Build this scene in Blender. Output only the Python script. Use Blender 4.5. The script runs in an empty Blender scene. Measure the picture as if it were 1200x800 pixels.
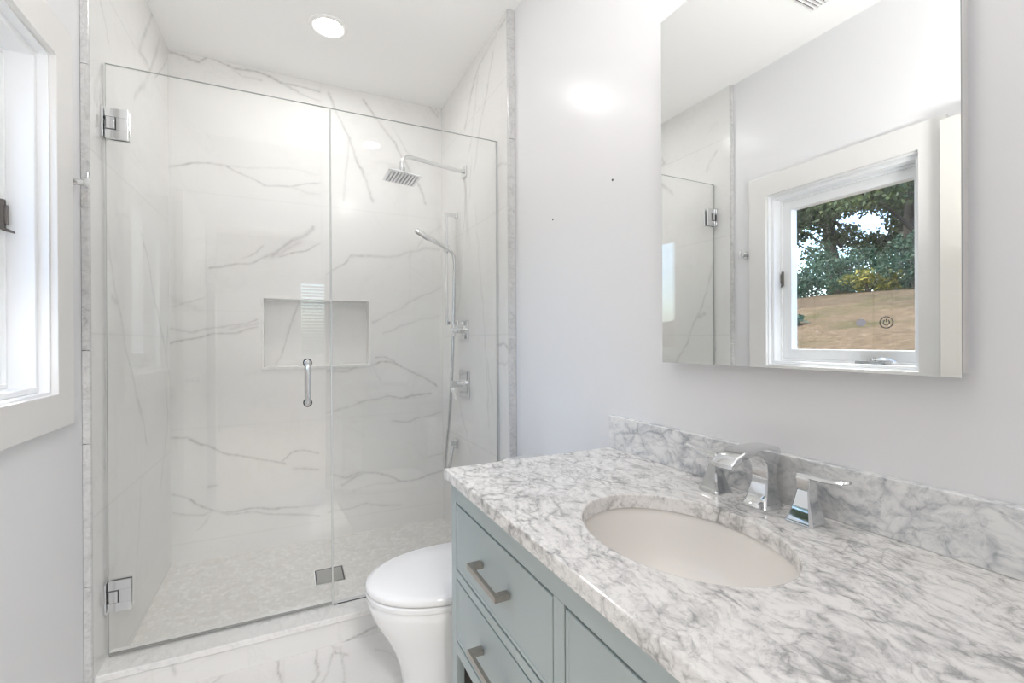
import bpy, bmesh, math, random
import numpy as np
from mathutils import Vector, Matrix

S = bpy.context.scene
C = S.collection
PI = math.pi

# ------------------------------------------------------------------ camera
cd = bpy.data.cameras.new('camera')
cam = bpy.data.objects.new('camera', cd); C.objects.link(cam)
FW = Vector((0.43616441, 0.89986631, -0.00111099))
RT = Vector((0.8998511, -0.43616371, -0.0054046))
UP = Vector((0.00534799, -0.00135757, 0.99998478))
M = Matrix((RT, UP, -FW)).transposed().to_4x4()
M.translation = Vector((0, 0, 1.2032))
cam.matrix_world = M
cd.sensor_width = 36; cd.lens = 543.49 / 1200 * 36
cd.clip_start = 0.02; cd.clip_end = 200
S.camera = cam

# ------------------------------------------------------------------ light, exposure
SKY_STRENGTH = 1.05
SUN_STRENGTH = 5.0
CAN_STRENGTH = 108.0          # shower downlight
VANITY_CAN_STRENGTH = 78.0
HALL_WATTS = 68.0
BOUNCE_WATTS = 8.6
S.view_settings.view_transform = 'Standard'
S.view_settings.look = 'None'
S.view_settings.gamma = 1
S.view_settings.use_curve_mapping = False
S.view_settings.exposure = 0.36
S.cycles.use_denoising = True
S.cycles.max_bounces = 14
S.cycles.diffuse_bounces = 8
S.cycles.glossy_bounces = 8
S.cycles.transmission_bounces = 8
S.cycles.transparent_max_bounces = 24
S.cycles.caustics_reflective = False
S.cycles.caustics_refractive = False
S.cycles.sample_clamp_indirect = 6.0

W = bpy.data.worlds.new('sky'); S.world = W; W.use_nodes = True
wn = W.node_tree.nodes; wl = W.node_tree.links
bg = wn['Background']
sky = wn.new('ShaderNodeTexSky'); sky.sky_type = 'NISHITA'; sky.sun_disc = False
sky.sun_elevation = math.radians(48); sky.sun_rotation = math.radians(60)
sky.air_density = 1.0; sky.dust_density = 2.5
wl.new(sky.outputs[0], bg.inputs[0]); bg.inputs[1].default_value = SKY_STRENGTH

sd = bpy.data.lights.new('sun', 'SUN'); sd.energy = SUN_STRENGTH; sd.angle = 0.01; sd.color = (1, .95, .86)
so = bpy.data.objects.new('sun', sd); C.objects.link(so)
so.rotation_euler = Vector((.77, -.55, -1.15)).to_track_quat('-Z', 'Y').to_euler()

# added unseen fill light above the camera, turned up to brighten the ceiling
ul = bpy.data.lights.new('bounce_lamp', 'AREA'); ul.shape = 'DISK'; ul.size = .30; ul.spread = math.radians(138); ul.energy = BOUNCE_WATTS; ul.color = (1, .995, .985)
uo = bpy.data.objects.new('bounce_lamp', ul); C.objects.link(uo); uo.location = (-.05, .30, 1.45); uo.rotation_euler = (PI - math.radians(20), 0, 0)

# ------------------------------------------------------------------ helpers
def tag(o, label=None, cat=None, group=None, kind=None):
    if label: o['label'] = label
    if cat: o['category'] = cat
    if group: o['group'] = group
    if kind: o['kind'] = kind
    return o

def empty(name, loc, label=None, cat=None, group=None, kind=None, rot=None):
    o = bpy.data.objects.new(name, None); C.objects.link(o)
    o.location = loc; o.empty_display_size = .05
    if rot: o.rotation_euler = rot
    return tag(o, label, cat, group, kind)

def obj(name, bm, mats, parent=None, smooth=0, bevel=0, seg=2, world=True, label=None):
    """link bmesh as ONE mesh object; vertices given in world metres (parent offset removed)"""
    if bm is None: raise ValueError
    me = bpy.data.meshes.new(name)
    if parent is not None and world:
        bpy.context.view_layer.update()
        mi = parent.matrix_world.inverted() if parent.parent is None else None
        off = Vector((0, 0, 0)); q = parent
        chain = Matrix.Identity(4)
        while q is not None:
            chain = Matrix.LocRotScale(q.location, q.rotation_euler, None) @ chain; q = q.parent
        bm.transform(chain.inverted())
    bmesh.ops.recalc_face_normals(bm, faces=bm.faces)
    bm.to_mesh(me); bm.free()
    for m in (mats if isinstance(mats, (list, tuple)) else [mats]): me.materials.append(m)
    o = bpy.data.objects.new(name, me); C.objects.link(o)
    if parent is not None: o.parent = parent
    if bevel:
        b = o.modifiers.new('b', 'BEVEL'); b.width = bevel; b.segments = seg; b.limit_method = 'ANGLE'; b.angle_limit = math.radians(35)
        b.harden_normals = False
    if smooth:
        for p in me.polygons: p.use_smooth = True
        if hasattr(me, 'set_sharp_from_angle'): me.set_sharp_from_angle(angle=math.radians(smooth))
    if label: o['label'] = label
    return o

def box(bm, x0, x1, y0, y1, z0, z1, mi=0):
    v = [bm.verts.new((x, y, z)) for x in (x0, x1) for y in (y0, y1) for z in (z0, z1)]
    for f in ((0,1,3,2),(4,6,7,5),(0,4,5,1),(2,3,7,6),(0,2,6,4),(1,5,7,3)):
        fc = bm.faces.new([v[i] for i in f]); fc.material_index = mi
    return v

def bx(*a):
    bm = bmesh.new(); box(bm, *a); return bm

def loft(bm, rings, cap0=True, cap1=True, closed=False, mi=0):
    R = [[bm.verts.new(p) for p in r] for r in rings]
    n = len(R[0]); prs = list(zip(R[:-1], R[1:]))
    if closed: prs.append((R[-1], R[0]))
    for a, b in prs:
        for i in range(n):
            j = (i + 1) % n
            f = bm.faces.new((a[i], a[j], b[j], b[i])); f.material_index = mi
    if not closed:
        if cap0: bm.faces.new(R[0][::-1]).material_index = mi
        if cap1: bm.faces.new(R[-1]).material_index = mi
    return bm

def frame_at(t, up=Vector((0, 0, 1))):
    t = t.normalized()
    if abs(t.dot(up)) > .97: up = Vector((0, 1, 0)) if abs(t.y) < .9 else Vector((1, 0, 0))
    s = t.cross(up).normalized(); return s, s.cross(t).normalized()

def tube(bm, pts, r, n=12, prof=None, mi=0, up=Vector((0, 0, 1))):
    """sweep a circle (or given profile [(a,b)..]) along points"""
    pts = [Vector(p) for p in pts]; rings = []
    pu = None
    for i, p in enumerate(pts):
        t = (pts[min(i+1, len(pts)-1)] - pts[max(i-1, 0)])
        s, u = frame_at(t, up if pu is None else pu)
        pu = u
        rr = r[i] if isinstance(r, (list, tuple)) else r
        if prof: rings.append([p + s*(a*rr) + u*(b*rr) for a, b in prof])
        else: rings.append([p + s*(rr*math.cos(2*PI*k/n)) + u*(rr*math.sin(2*PI*k/n)) for k in range(n)])
    return loft(bm, rings, mi=mi)

def smooth_path(pts, n=8):
    """Catmull-Rom"""
    P = [Vector(p) for p in pts]; P = [P[0]*2-P[1]] + P + [P[-1]*2-P[-2]]; out = []
    for i in range(1, len(P)-2):
        for k in range(n):
            t = k/n
            out.append(.5*((2*P[i])+(P[i+1]-P[i-1])*t+(2*P[i-1]-5*P[i]+4*P[i+1]-P[i+2])*t*t+(3*P[i]-P[i-1]-3*P[i+1]+P[i+2])*t**3))
    out.append(P[-2]); return out

def cyl(bm, p0, p1, r, n=20, mi=0): return tube(bm, [p0, p1], r, n, mi=mi)

def lathe(bm, base, axis, prof, n=28, mi=0):
    """prof [(distance along axis, radius)]"""
    base = Vector(base); axis = Vector(axis).normalized(); s, u = frame_at(axis)
    return loft(bm, [[base + axis*d + s*(r*math.cos(2*PI*k/n)) + u*(r*math.sin(2*PI*k/n)) for k in range(n)] for d, r in prof], mi=mi)

# ------------------------------------------------------------------ materials
def mat(name, col=(.8,.8,.8), rough=.5, metal=0, spec=.5, coat=0):
    m = bpy.data.materials.new(name); m.use_nodes = True
    b = m.node_tree.nodes['Principled BSDF']
    b.inputs['Base Color'].default_value = (*col, 1); b.inputs['Roughness'].default_value = rough
    b.inputs['Metallic'].default_value = metal; b.inputs['Specular IOR Level'].default_value = spec
    b.inputs['Coat Weight'].default_value = coat; b.inputs['Coat Roughness'].default_value = .08
    return m

class N:
    def __init__(s, m): s.m = m; s.t = m.node_tree; s.b = s.t.nodes['Principled BSDF']
    def n(s, typ, **k):
        o = s.t.nodes.new(typ)
        for a, v in k.items(): setattr(o, a, v)
        return o
    def l(s, a, b): s.t.links.new(a, b)
    def coord(s, scale=(1,1,1), rot=(0,0,0), loc=(0,0,0)):
        g = s.n('ShaderNodeNewGeometry'); mp = s.n('ShaderNodeMapping')
        mp.inputs['Scale'].default_value = scale; mp.inputs['Rotation'].default_value = rot; mp.inputs['Location'].default_value = loc
        s.l(g.outputs['Position'], mp.inputs[0]); return mp.outputs[0]
    def noise(s, v, scale, detail=4, rough=.5, dist=0):
        o = s.n('ShaderNodeTexNoise'); o.inputs['Scale'].default_value = scale; o.inputs['Detail'].default_value = detail
        o.inputs['Roughness'].default_value = rough; o.inputs['Distortion'].default_value = dist
        s.l(v, o.inputs['Vector']); return o
    def ramp(s, v, pts):
        o = s.n('ShaderNodeValToRGB'); e = o.color_ramp.elements
        while len(e) < len(pts): e.new(.5)
        for i, (p, c) in enumerate(pts):
            e[i].position = p; e[i].color = (*(c if isinstance(c, tuple) else (c, c, c)), 1)
        s.l(v, o.inputs[0]); return o.outputs[0]
    def math(s, op, a, b=None, clamp=False):
        o = s.n('ShaderNodeMath', operation=op); o.use_clamp = clamp
        for i, v in enumerate((a, b)):
            if v is None: continue
            if isinstance(v, (int, float)): o.inputs[i].default_value = v
            else: s.l(v, o.inputs[i])
        return o.outputs[0]
    def mix(s, f, a, b, mode='MIX'):
        o = s.n('ShaderNodeMix', data_type='RGBA', blend_type=mode)
        for i, v in ((0, f), (6, a), (7, b)):
            if isinstance(v, (int, float)): o.inputs[i].default_value = v
            elif isinstance(v, tuple): o.inputs[i].default_value = (*v, 1)
            else: s.l(v, o.inputs[i])
        return o.outputs[2]
    def warp(s, v, scale, amt):
        nz = s.noise(v, scale, 4); o = s.n('ShaderNodeVectorMath', operation='SUBTRACT'); o.inputs[1].default_value = (.5,.5,.5)
        s.l(nz.outputs['Color'], o.inputs[0])
        q = s.n('ShaderNodeVectorMath', operation='SCALE'); q.inputs['Scale'].default_value = amt; s.l(o.outputs[0], q.inputs[0])
        a = s.n('ShaderNodeVectorMath', operation='ADD'); s.l(v, a.inputs[0]); s.l(q.outputs[0], a.inputs[1]); return a.outputs[0]
    def bump(s, h, st, dist=.001):
        o = s.n('ShaderNodeBump'); o.inputs['Strength'].default_value = st; o.inputs['Distance'].default_value = dist
        s.l(h, o.inputs['Height']); s.l(o.outputs[0], s.b.inputs['Normal'])

MT = {}
MT['paint'] = mat('wall_paint', (.82,.82,.835), .26, spec=.13)
MT['ceil'] = mat('ceiling_paint', (.92,.918,.91), .8, spec=.3)
MT['trim'] = mat('trim_paint', (.80,.79,.775), .35)
MT['vinyl'] = mat('window_vinyl', (.88,.89,.90), .3)
MT['chrome'] = mat('chrome', (.76,.77,.78), .07, 1)
MT['hingechrome'] = mat('polished_hinge_chrome', (.80,.81,.82), .12, 1)
MT['hose'] = mat('hose_chrome', (.55,.56,.57), .22, 1)
MT['nickel'] = mat('brushed_nickel', (.42,.39,.36), .32, 1)
MT['mirror'] = mat('mirror_silver', (.93,.94,.935), .0, 1)
MT['porcelain'] = mat('porcelain', (.88,.88,.885), .08, coat=.4)
MT['basin'] = mat('basin_porcelain', (.86,.83,.80), .08, coat=.4)
MT['cabinet'] = mat('sage_cabinet_paint', (.425,.485,.485), .38)
MT['cabin'] = mat('cabinet_inside', (.06,.055,.05), .7)  # near-black colour that stands for shade on inside surfaces
MT['rubber'] = mat('dark_rubber', (.03,.03,.03), .6)
MT['darkmetal'] = mat('bronze_latch', (.20,.18,.17), .4, .7)
MT['nozzle'] = mat('grey_nozzles', (.36,.37,.38), .5)
MT['grate'] = mat('drain_steel', (.42,.42,.41), .35, .9)
MT['grout'] = mat('grout', (.74,.73,.71), .8)
MT['door'] = mat('door_paint', (.74,.725,.68), .4)

def emis(name, col, st):
    m = bpy.data.materials.new(name); m.use_nodes = True; t = m.node_tree; t.nodes.clear()
    e = t.nodes.new('ShaderNodeEmission'); e.inputs[0].default_value = (*col, 1); e.inputs[1].default_value = st
    o = t.nodes.new('ShaderNodeOutputMaterial'); t.links.new(e.outputs[0], o.inputs[0]); return m
MT['lens'] = emis('lamp_lens', (1, .985, .965), CAN_STRENGTH)
MT['lens_vanity'] = emis('vanity_lamp_lens', (1, .985, .965), VANITY_CAN_STRENGTH)

def glass(name, tint, ior=1.5, boost=1.0):
    m = bpy.data.materials.new(name); m.use_nodes = True; t = m.node_tree; t.nodes.clear()
    tr = t.nodes.new('ShaderNodeBsdfTransparent'); tr.inputs[0].default_value = (*tint, 1)
    gl = t.nodes.new('ShaderNodeBsdfGlossy'); gl.inputs['Roughness'].default_value = 0; gl.inputs[0].default_value = (1,1,1,1)
    # Fresnel reflectance from the view angle, the same on both faces of the pane (Schlick)
    g = t.nodes.new('ShaderNodeNewGeometry'); dt = t.nodes.new('ShaderNodeVectorMath'); dt.operation = 'DOT_PRODUCT'
    t.links.new(g.outputs['Normal'], dt.inputs[0]); t.links.new(g.outputs['Incoming'], dt.inputs[1])
    def mth(op, a, b):
        o = t.nodes.new('ShaderNodeMath'); o.operation = op
        for i, v in enumerate((a, b)):
            if isinstance(v, (int, float)): o.inputs[i].default_value = v
            elif v is not None: t.links.new(v, o.inputs[i])
        return o.outputs[0]
    c = mth('ABSOLUTE', dt.outputs['Value'], None); p5 = mth('POWER', mth('SUBTRACT', 1.0, c), 5.0)
    frv = mth('ADD', mth('MULTIPLY', p5, .96), .04)
    mx = t.nodes.new('ShaderNodeMixShader'); o = t.nodes.new('ShaderNodeOutputMaterial')
    t.links.new(frv, mx.inputs[0]); t.links.new(tr.outputs[0], mx.inputs[1]); t.links.new(gl.outputs[0], mx.inputs[2])
    t.links.new(mx.outputs[0], o.inputs[0]); return m
MT['glass'] = glass('clear_shower_glass', (.992,.994,.992))
MT['glassedge'] = mat('glass_edge', (.43,.46,.45), .15, spec=.6)
MT['pane'] = glass('window_glass', (.98,.99,.985))

def marble_attr(name, base, veincol, rough=.15, groutcol=(.66,.65,.63)):
    """large porcelain tile: drawn veins come from the mesh attribute 'vein', joints from 'grout'"""
    m = mat(name, base, rough, spec=.5); k = N(m)
    a = k.n('ShaderNodeAttribute', attribute_name='vein'); g = k.n('ShaderNodeAttribute', attribute_name='grout')
    v = k.coord()
    cl = k.noise(v, 1.7, 5, .6, .6); cloud = k.ramp(cl.outputs[0], [(.35, tuple(c*.965 for c in base)), (.65, base)])
    br = k.noise(v, 60, 3, .6); f = k.math('MULTIPLY', a.outputs['Fac'], k.ramp(br.outputs[0], [(.3, .55), (.6, 1.0)]))
    fn = k.noise(k.warp(v, 3, .25), 2.2, 6, .6, .8)
    faint = k.ramp(fn.outputs[0], [(.487, 0.0), (.5, .055), (.513, 0.0)])
    f2 = k.math('ADD', f, faint, True)
    c = k.mix(f2, cloud, veincol); c = k.mix(g.outputs['Fac'], c, groutcol)
    k.l(c, k.b.inputs['Base Color']); return m
MT['tile'] = marble_attr('marble_wall_tile', (.83,.825,.81), (.33,.32,.31))
MT['floortile'] = marble_attr('marble_floor_tile', (.82,.805,.79), (.36,.34,.32), .12)

def carrara(name, sc=1.0, rot=.2, dark=(.40,.40,.41), base=(.84,.825,.81), amt=1.0, rough=.12, stretch=(2.0, 1, 1.6)):
    m = mat(name, base, rough); k = N(m)
    v = k.coord((sc, sc, sc), (0, 0, rot)); w = k.warp(k.warp(v, 6, .10), 40, .014)
    mp = k.n('ShaderNodeMapping'); mp.inputs['Scale'].default_value = stretch; k.l(w, mp.inputs[0]); w = mp.outputs[0]
    def net(scale, wd, d):
        vo = k.n('ShaderNodeTexVoronoi', feature='DISTANCE_TO_EDGE'); vo.inputs['Scale'].default_value = scale
        k.l(w, vo.inputs['Vector']); return k.ramp(vo.outputs['Distance'], [(0, d), (wd*.7, d*.5), (wd*2.6, 0.0)])
    msk = k.ramp(k.noise(v, 9, 4, .6).outputs[0], [(.42, 0.0), (.66, 1.0)])
    msk2 = k.ramp(k.noise(v, 19, 4, .6, .4).outputs[0], [(.42, .05), (.64, 1.0)])
    a = k.math('MULTIPLY', net(13, .05, .85*amt), msk2); b = k.math('MULTIPLY', net(30, .06, .62*amt), msk)
    fine = k.ramp(k.noise(w, 34, 8, .75, .3).outputs[0], [(.49, 0.0), (.68, .70*amt)])
    cloud = k.ramp(k.noise(w, 11, 7, .70, .4).outputs[0], [(.49, 0.0), (.70, .50*amt)])
    f = k.math('ADD', k.math('ADD', a, b), k.math('ADD', fine, cloud), True)
    rust = k.ramp(k.noise(v, 4.1, 3).outputs[0], [(.60, 0.0), (.75, .35)])
    bc = k.mix(rust, base, (.80,.765,.72)); c = k.mix(f, bc, dark)
    k.l(c, k.b.inputs['Base Color']); return m
MT['carrara'] = carrara('carrara_marble', dark=(.37,.365,.365), base=(.89,.875,.86))
MT['carrara_cool'] = carrara('carrara_marble_backsplash', .75, 0, dark=(.38,.40,.43), base=(.84,.84,.84), amt=.95, stretch=(1.5, .9, 1.9))
MT['carrara_slab'] = carrara('carrara_marble_light', .8, .2, dark=(.45,.45,.45), base=(.86,.855,.84), amt=.25)
MT['pencil'] = carrara('carrara_pencil', 1.4, .9, dark=(.42,.42,.42), base=(.66,.66,.655), amt=.6, rough=.2)

def pebble():
    m = mat('pebble_mosaic', (.8,.78,.75), .35); k = N(m); v = k.warp(k.coord(), 30, .012)
    vo = k.n('ShaderNodeTexVoronoi', feature='F1'); vo.inputs['Scale'].default_value = 46; k.l(v, vo.inputs['Vector'])
    ve = k.n('ShaderNodeTexVoronoi', feature='DISTANCE_TO_EDGE'); ve.inputs['Scale'].default_value = 46; k.l(v, ve.inputs['Vector'])
    sp = k.n('ShaderNodeSeparateColor'); k.l(vo.outputs['Color'], sp.inputs[0])
    c = k.ramp(sp.outputs[0], [(0, (.72,.70,.67)), (.5, (.775,.76,.73)), (1, (.84,.83,.81))])
    g = k.ramp(ve.outputs['Distance'], [(.03, .55), (.12, 0.0)])
    c = k.mix(g, c, (.70,.685,.65)); k.l(c, k.b.inputs['Base Color'])
    k.bump(k.ramp(ve.outputs['Distance'], [(0, 0.0), (.2, 1.0)]), .35, .002); return m
MT['pebble'] = pebble()

def leafmat(name, cols, rough=.6):
    m = mat(name, cols[0], rough); k = N(m)
    o = k.n('ShaderNodeAttribute', attribute_name='tone')
    c = k.ramp(o.outputs['Fac'], [(i/(len(cols)-1), q) for i, q in enumerate(cols)]); k.l(c, k.b.inputs['Base Color'])
    tr = k.n('ShaderNodeBsdfTranslucent'); k.l(c, tr.inputs[0]); mx = k.n('ShaderNodeMixShader'); mx.inputs[0].default_value = .35
    out = [n for n in k.t.nodes if n.type == 'OUTPUT_MATERIAL'][0]
    k.l(k.b.outputs[0], mx.inputs[1]); k.l(tr.outputs[0], mx.inputs[2]); k.l(mx.outputs[0], out.inputs[0]); return m
MT['leaf'] = leafmat('tree_leaves', [(.008,.020,.008), (.018,.042,.013), (.045,.08,.02), (.12,.15,.04)])
MT['leafblue'] = leafmat('shrub_leaves', [(.010,.030,.018), (.022,.058,.034), (.05,.10,.05)])
MT['leafyellow'] = leafmat('yellow_leaves', [(.03,.05,.012), (.12,.12,.02), (.30,.26,.03)])
MT['bark'] = mat('bark', (.03,.025,.02), .9)
def lawnmat():
    m = mat('dry_lawn', (.3,.25,.16), 1.0, spec=0); k = N(m); v = k.coord()
    a = k.ramp(k.noise(v, 9, 10, .85).outputs[0], [(.3, (.035,.026,.016)), (.5, (.085,.063,.041)), (.7, (.15,.117,.08))])
    g = k.ramp(k.noise(v, .8, 4).outputs[0], [(.52, 0.0), (.7, .5)]); k.l(k.mix(g, a, (.025,.035,.012)), k.b.inputs['Base Color']); return m
MT['lawn'] = lawnmat()
MT['siding'] = mat('exterior_siding', (.7,.7,.68), .7)
def wood():
    m = mat('hall_oak_floor', (.5,.36,.22), .35); k = N(m)
    k.l(k.ramp(k.noise(k.coord((1, 14, 1)), 3, 5).outputs[0], [(.3, (.52,.45,.38)), (.7, (.62,.55,.47))]), k.b.inputs['Base Color']); return m
MT['wood'] = wood()

# ------------------------------------------------------------------ room numbers
XL, XR = -.5925, .9613            # painted wall faces
YS = 1.944                        # where tile meets paint
YB = 2.9657                       # tiled back wall face
YR = .08                          # rear wall face (doorway wall)
ZC = 2.74
TLF, TLB = -.572, -.554           # left tile face, front and back ends (slightly out of square)
TR = .9261                        # right tile face
YG = 2.0636                       # shower glass plane

# drawn marble veins: (strength, width, points in metres on the surface)
VEIN_BACK = [(0.5,1.2,[(-0.553,2.719),(-0.486,2.719),(-0.422,2.708),(-0.372,2.739),(-0.305,2.72),(-0.253,2.714),(-0.149,2.721),(-0.021,2.689),(0.045,2.685),(0.183,2.682)]),(0.35,1,[(-0.021,2.689),(0.068,2.646),(0.187,2.627)]),(0.25,1,[(-0.293,2.723),(-0.212,2.677),(-0.129,2.673)]),(0.45,1,[(-0.563,2.115),(-0.451,2.155),(-0.375,2.172),(-0.308,2.169),(-0.256,2.14),(-0.174,2.119),(-0.111,2.09),(0.02,2.098),(0.175,2.145)]),(0.2,1,[(-0.308,2.169),(-0.194,2.168),(-0.024,2.2),(0.166,2.189)]),(0.25,1,[(0.02,2.098),(0.11,2.076),(0.175,2.075)]),(0.6,1.3,[(-0.37,1.601),(-0.311,1.619),(-0.197,1.636),(-0.113,1.675),(-0.048,1.714)]),(0.45,2.6,[(-0.113,1.675),(-0.048,1.724),(0.018,1.773),(0.086,1.829),(0.137,1.879)]),(0.25,3,[(-0.078,1.678),(0.009,1.738),(0.072,1.788)]),(0.45,1,[(-0.113,1.675),(0.04,1.711),(0.178,1.787)]),(0.35,1,[(-0.217,1.672),(-0.155,1.706),(-0.121,1.747)]),(0.4,1.1,[(-0.556,1.282),(-0.456,1.26),(-0.36,1.288),(-0.24,1.308),(-0.144,1.337)]),(0.5,1.2,[(-0.56,1.201),(-0.456,1.228),(-0.36,1.251),(-0.26,1.26),(-0.144,1.29)]),(0.3,2,[(-0.28,1.284),(-0.144,1.313)]),(0.3,1,[(-0.537,1.389),(-0.455,1.428),(-0.398,1.444)]),(0.45,1,[(-0.552,0.71),(-0.47,0.697),(-0.421,0.661),(-0.284,0.591),(-0.161,0.548),(-0.054,0.511),(0.034,0.565),(0.079,0.575),(0.166,0.545)]),(0.6,1.1,[(-0.459,0.687),(-0.417,0.656)]),(0.6,1.1,[(-0.097,0.526),(-0.015,0.507)]),(0.5,1.3,[(0.034,0.466),(0.166,0.445)]),(0.35,1,[(-0.553,0.406),(-0.472,0.371)]),(0.8,1,[(-0.472,0.371),(-0.423,0.331),(-0.365,0.295)]),(0.35,1,[(-0.365,0.295),(-0.317,0.277),(-0.162,0.252),(0.164,0.182)]),(0.6,1,[(-0.305,0.285),(-0.225,0.281),(-0.077,0.262),(0.055,0.245)]),(0.3,1,[(0.055,0.245),(0.165,0.248)]),(0.35,1,[(-0.554,0.317),(-0.48,0.295),(-0.404,0.273),(-0.365,0.295)]),(0.35,1.5,[(-0.391,0.418),(-0.356,0.418)]),(0.2,1,[(-0.435,0.206),(-0.392,0.253),(-0.365,0.285)]),(0.4,1.6,[(0.225,2.682),(0.277,2.565),(0.349,2.451),(0.388,2.327),(0.423,2.255),(0.458,2.155),(0.483,2.073)]),(0.25,1.4,[(0.349,2.451),(0.324,2.239),(0.308,2.056)]),(0.45,1.4,[(0.426,2.685),(0.502,2.596),(0.606,2.472),(0.702,2.342),(0.768,2.225),(0.813,2.093)]),(0.2,1.4,[(0.606,2.553),(0.692,2.433),(0.769,2.352)]),(0.35,1.2,[(0.219,1.598),(0.296,1.669),(0.355,1.725),(0.446,1.742)]),(0.28,2,[(0.355,1.725),(0.446,1.742),(0.575,1.731),(0.683,1.771),(0.822,1.815),(0.909,1.811)]),(0.2,1.2,[(0.71,1.751),(0.823,1.899),(0.921,1.965)]),(0.3,1.2,[(0.479,1.321),(0.6,1.387),(0.736,1.467),(0.919,1.552)]),(0.25,1.2,[(0.546,1.258),(0.708,1.324),(0.906,1.372)]),(0.55,1.1,[(0.216,1.018),(0.317,1.025),(0.381,1.043),(0.442,1.052),(0.53,1.076),(0.598,1.069)]),(0.35,1,[(0.493,1.098),(0.556,1.108),(0.609,1.074)]),(0.6,1.1,[(0.598,1.069),(0.695,1.023),(0.789,0.97),(0.886,0.905)]),(0.25,1,[(0.478,1.046),(0.493,1.003),(0.524,0.959)]),(0.35,1.1,[(0.215,0.789),(0.316,0.803),(0.39,0.829)]),(0.7,1.1,[(0.39,0.829),(0.466,0.845),(0.57,0.861),(0.65,0.84),(0.705,0.853),(0.845,0.862)]),(0.35,1,[(0.596,0.703),(0.704,0.7),(0.816,0.719),(0.943,0.737)]),(0.45,1.1,[(0.241,0.409),(0.314,0.379),(0.413,0.398),(0.489,0.388),(0.567,0.356),(0.637,0.314),(0.675,0.304),(0.757,0.309),(0.871,0.333),(0.959,0.361)]),(0.35,2,[(0.289,0.331),(0.338,0.366),(0.413,0.387)]),(0.2,1,[(0.338,0.298),(0.489,0.313),(0.637,0.314)]),(0.3,1,[(0.814,0.44),(0.901,0.459),(0.96,0.475)]),(0.35,1.5,[(0.811,2.77),(0.845,2.733),(0.902,2.683)]),(0.3,1,[(0.868,2.76),(0.908,2.702)]),(0.15,5,[(-0.53,1.434),(-0.436,1.392)]),(0.3,1,[(0.211,0.19),(0.437,0.205),(0.647,0.161)])]
VEIN_RIGHT = [(0.35,2.2,[(1.965,2.711),(2.137,2.699),(2.287,2.672),(2.415,2.576),(2.514,2.427)]),(0.3,1.5,[(2.106,2.638),(2.196,2.47),(2.292,2.335),(2.37,2.134)]),(0.25,1.5,[(2.312,2.618),(2.365,2.459),(2.447,2.256)]),(0.3,1.2,[(2.505,2.106),(2.552,1.847),(2.601,1.555),(2.649,1.381)]),(0.25,1.2,[(2.36,1.945),(2.314,1.659),(2.258,1.381),(2.215,1.113),(2.186,0.765)]),(0.25,1.2,[(2.407,2.241),(2.451,2.017),(2.496,1.787)]),(0.35,1,[(2.237,1.201),(2.183,1.027),(2.14,0.901)]),(0.25,1.2,[(2.643,0.843),(2.541,0.707),(2.446,0.578)]),(0.35,1.3,[(2.074,1.184),(2.004,1.189),(1.938,1.169)]),(0.35,1.3,[(2.075,1.092),(1.986,1.088),(1.93,1.11)]),(0.35,1.5,[(2.062,2.065),(1.901,2.017)])]
VEIN_LEFT = [(0.35,3,[(2.689,2.761),(2.569,2.597),(2.474,2.448),(2.594,2.458)]),(0.3,3,[(2.799,2.694),(2.683,2.506),(2.536,2.333),(2.407,2.216)]),(0.3,1.2,[(2.036,2.376),(2.077,2.343),(2.119,2.285)]),(0.35,1.2,[(3.018,2.755),(2.882,2.592),(2.713,2.462)]),(0.35,1.3,[(2.073,1.686),(2.105,1.543),(2.176,1.398),(2.273,1.209),(2.382,1.035),(2.503,0.877),(2.555,0.756)]),(0.35,1.4,[(2.482,1.685),(2.574,1.591),(2.687,1.41),(2.847,1.21),(2.989,0.985),(3.043,0.752)]),(0.45,3,[(2.147,1.371),(2.195,1.349)]),(0.3,2,[(2.359,1.071),(2.428,0.96),(2.477,0.881)]),(0.35,1.2,[(2.94,1.299),(2.878,1.038),(2.927,0.815),(2.832,0.617),(2.76,0.468)]),(0.2,1.2,[(2.472,0.627),(2.443,0.49),(2.388,0.228)]),(0.3,1.2,[(2.055,1.15),(2.077,0.97),(2.056,0.736)])]
VEIN_FLOOR = [(0.6,1,[(-0.038,1.996),(-0.039,1.909),(-0.022,1.83)]),(0.5,1,[(0.095,1.992),(0.084,1.899),(0.087,1.823),(0.073,1.774)]),(0.4,1,[(0.177,1.951),(0.134,1.875),(0.098,1.771)]),(0.5,1,[(0.158,1.99),(0.167,1.911),(0.205,1.887)]),(0.35,1,[(0.186,1.941),(0.186,1.823),(0.179,1.731)]),(0.3,1,[(0.305,1.871),(0.348,1.838),(0.382,1.767)]),(0.35,1,[(-0.242,1.943),(-0.214,1.972),(-0.18,1.979)])]
VEIN_NICHE = [(0.45,1.1,[(0.063,1.452),(0.016,1.283),(-0.044,1.107)]),(0.3,1,[(-0.044,1.107),(-0.066,1.068)])]
VEIN_CURB = [(0.5,1.2,[(0.351,0.047),(0.32,0.031),(0.269,0.01),(0.187,-0.001)]),(0.3,1.5,[(-0.368,0.102),(-0.357,0.053)])]

def wnoise(P, fr, seed):
    rs = np.random.RandomState(seed); o = np.zeros(len(P))
    for i in range(6):
        k = rs.randn(2) * fr * (1 + i*.6); o += np.sin(P @ k + rs.rand()*6.28) / (1 + i*.6)
    return o * .4

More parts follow.
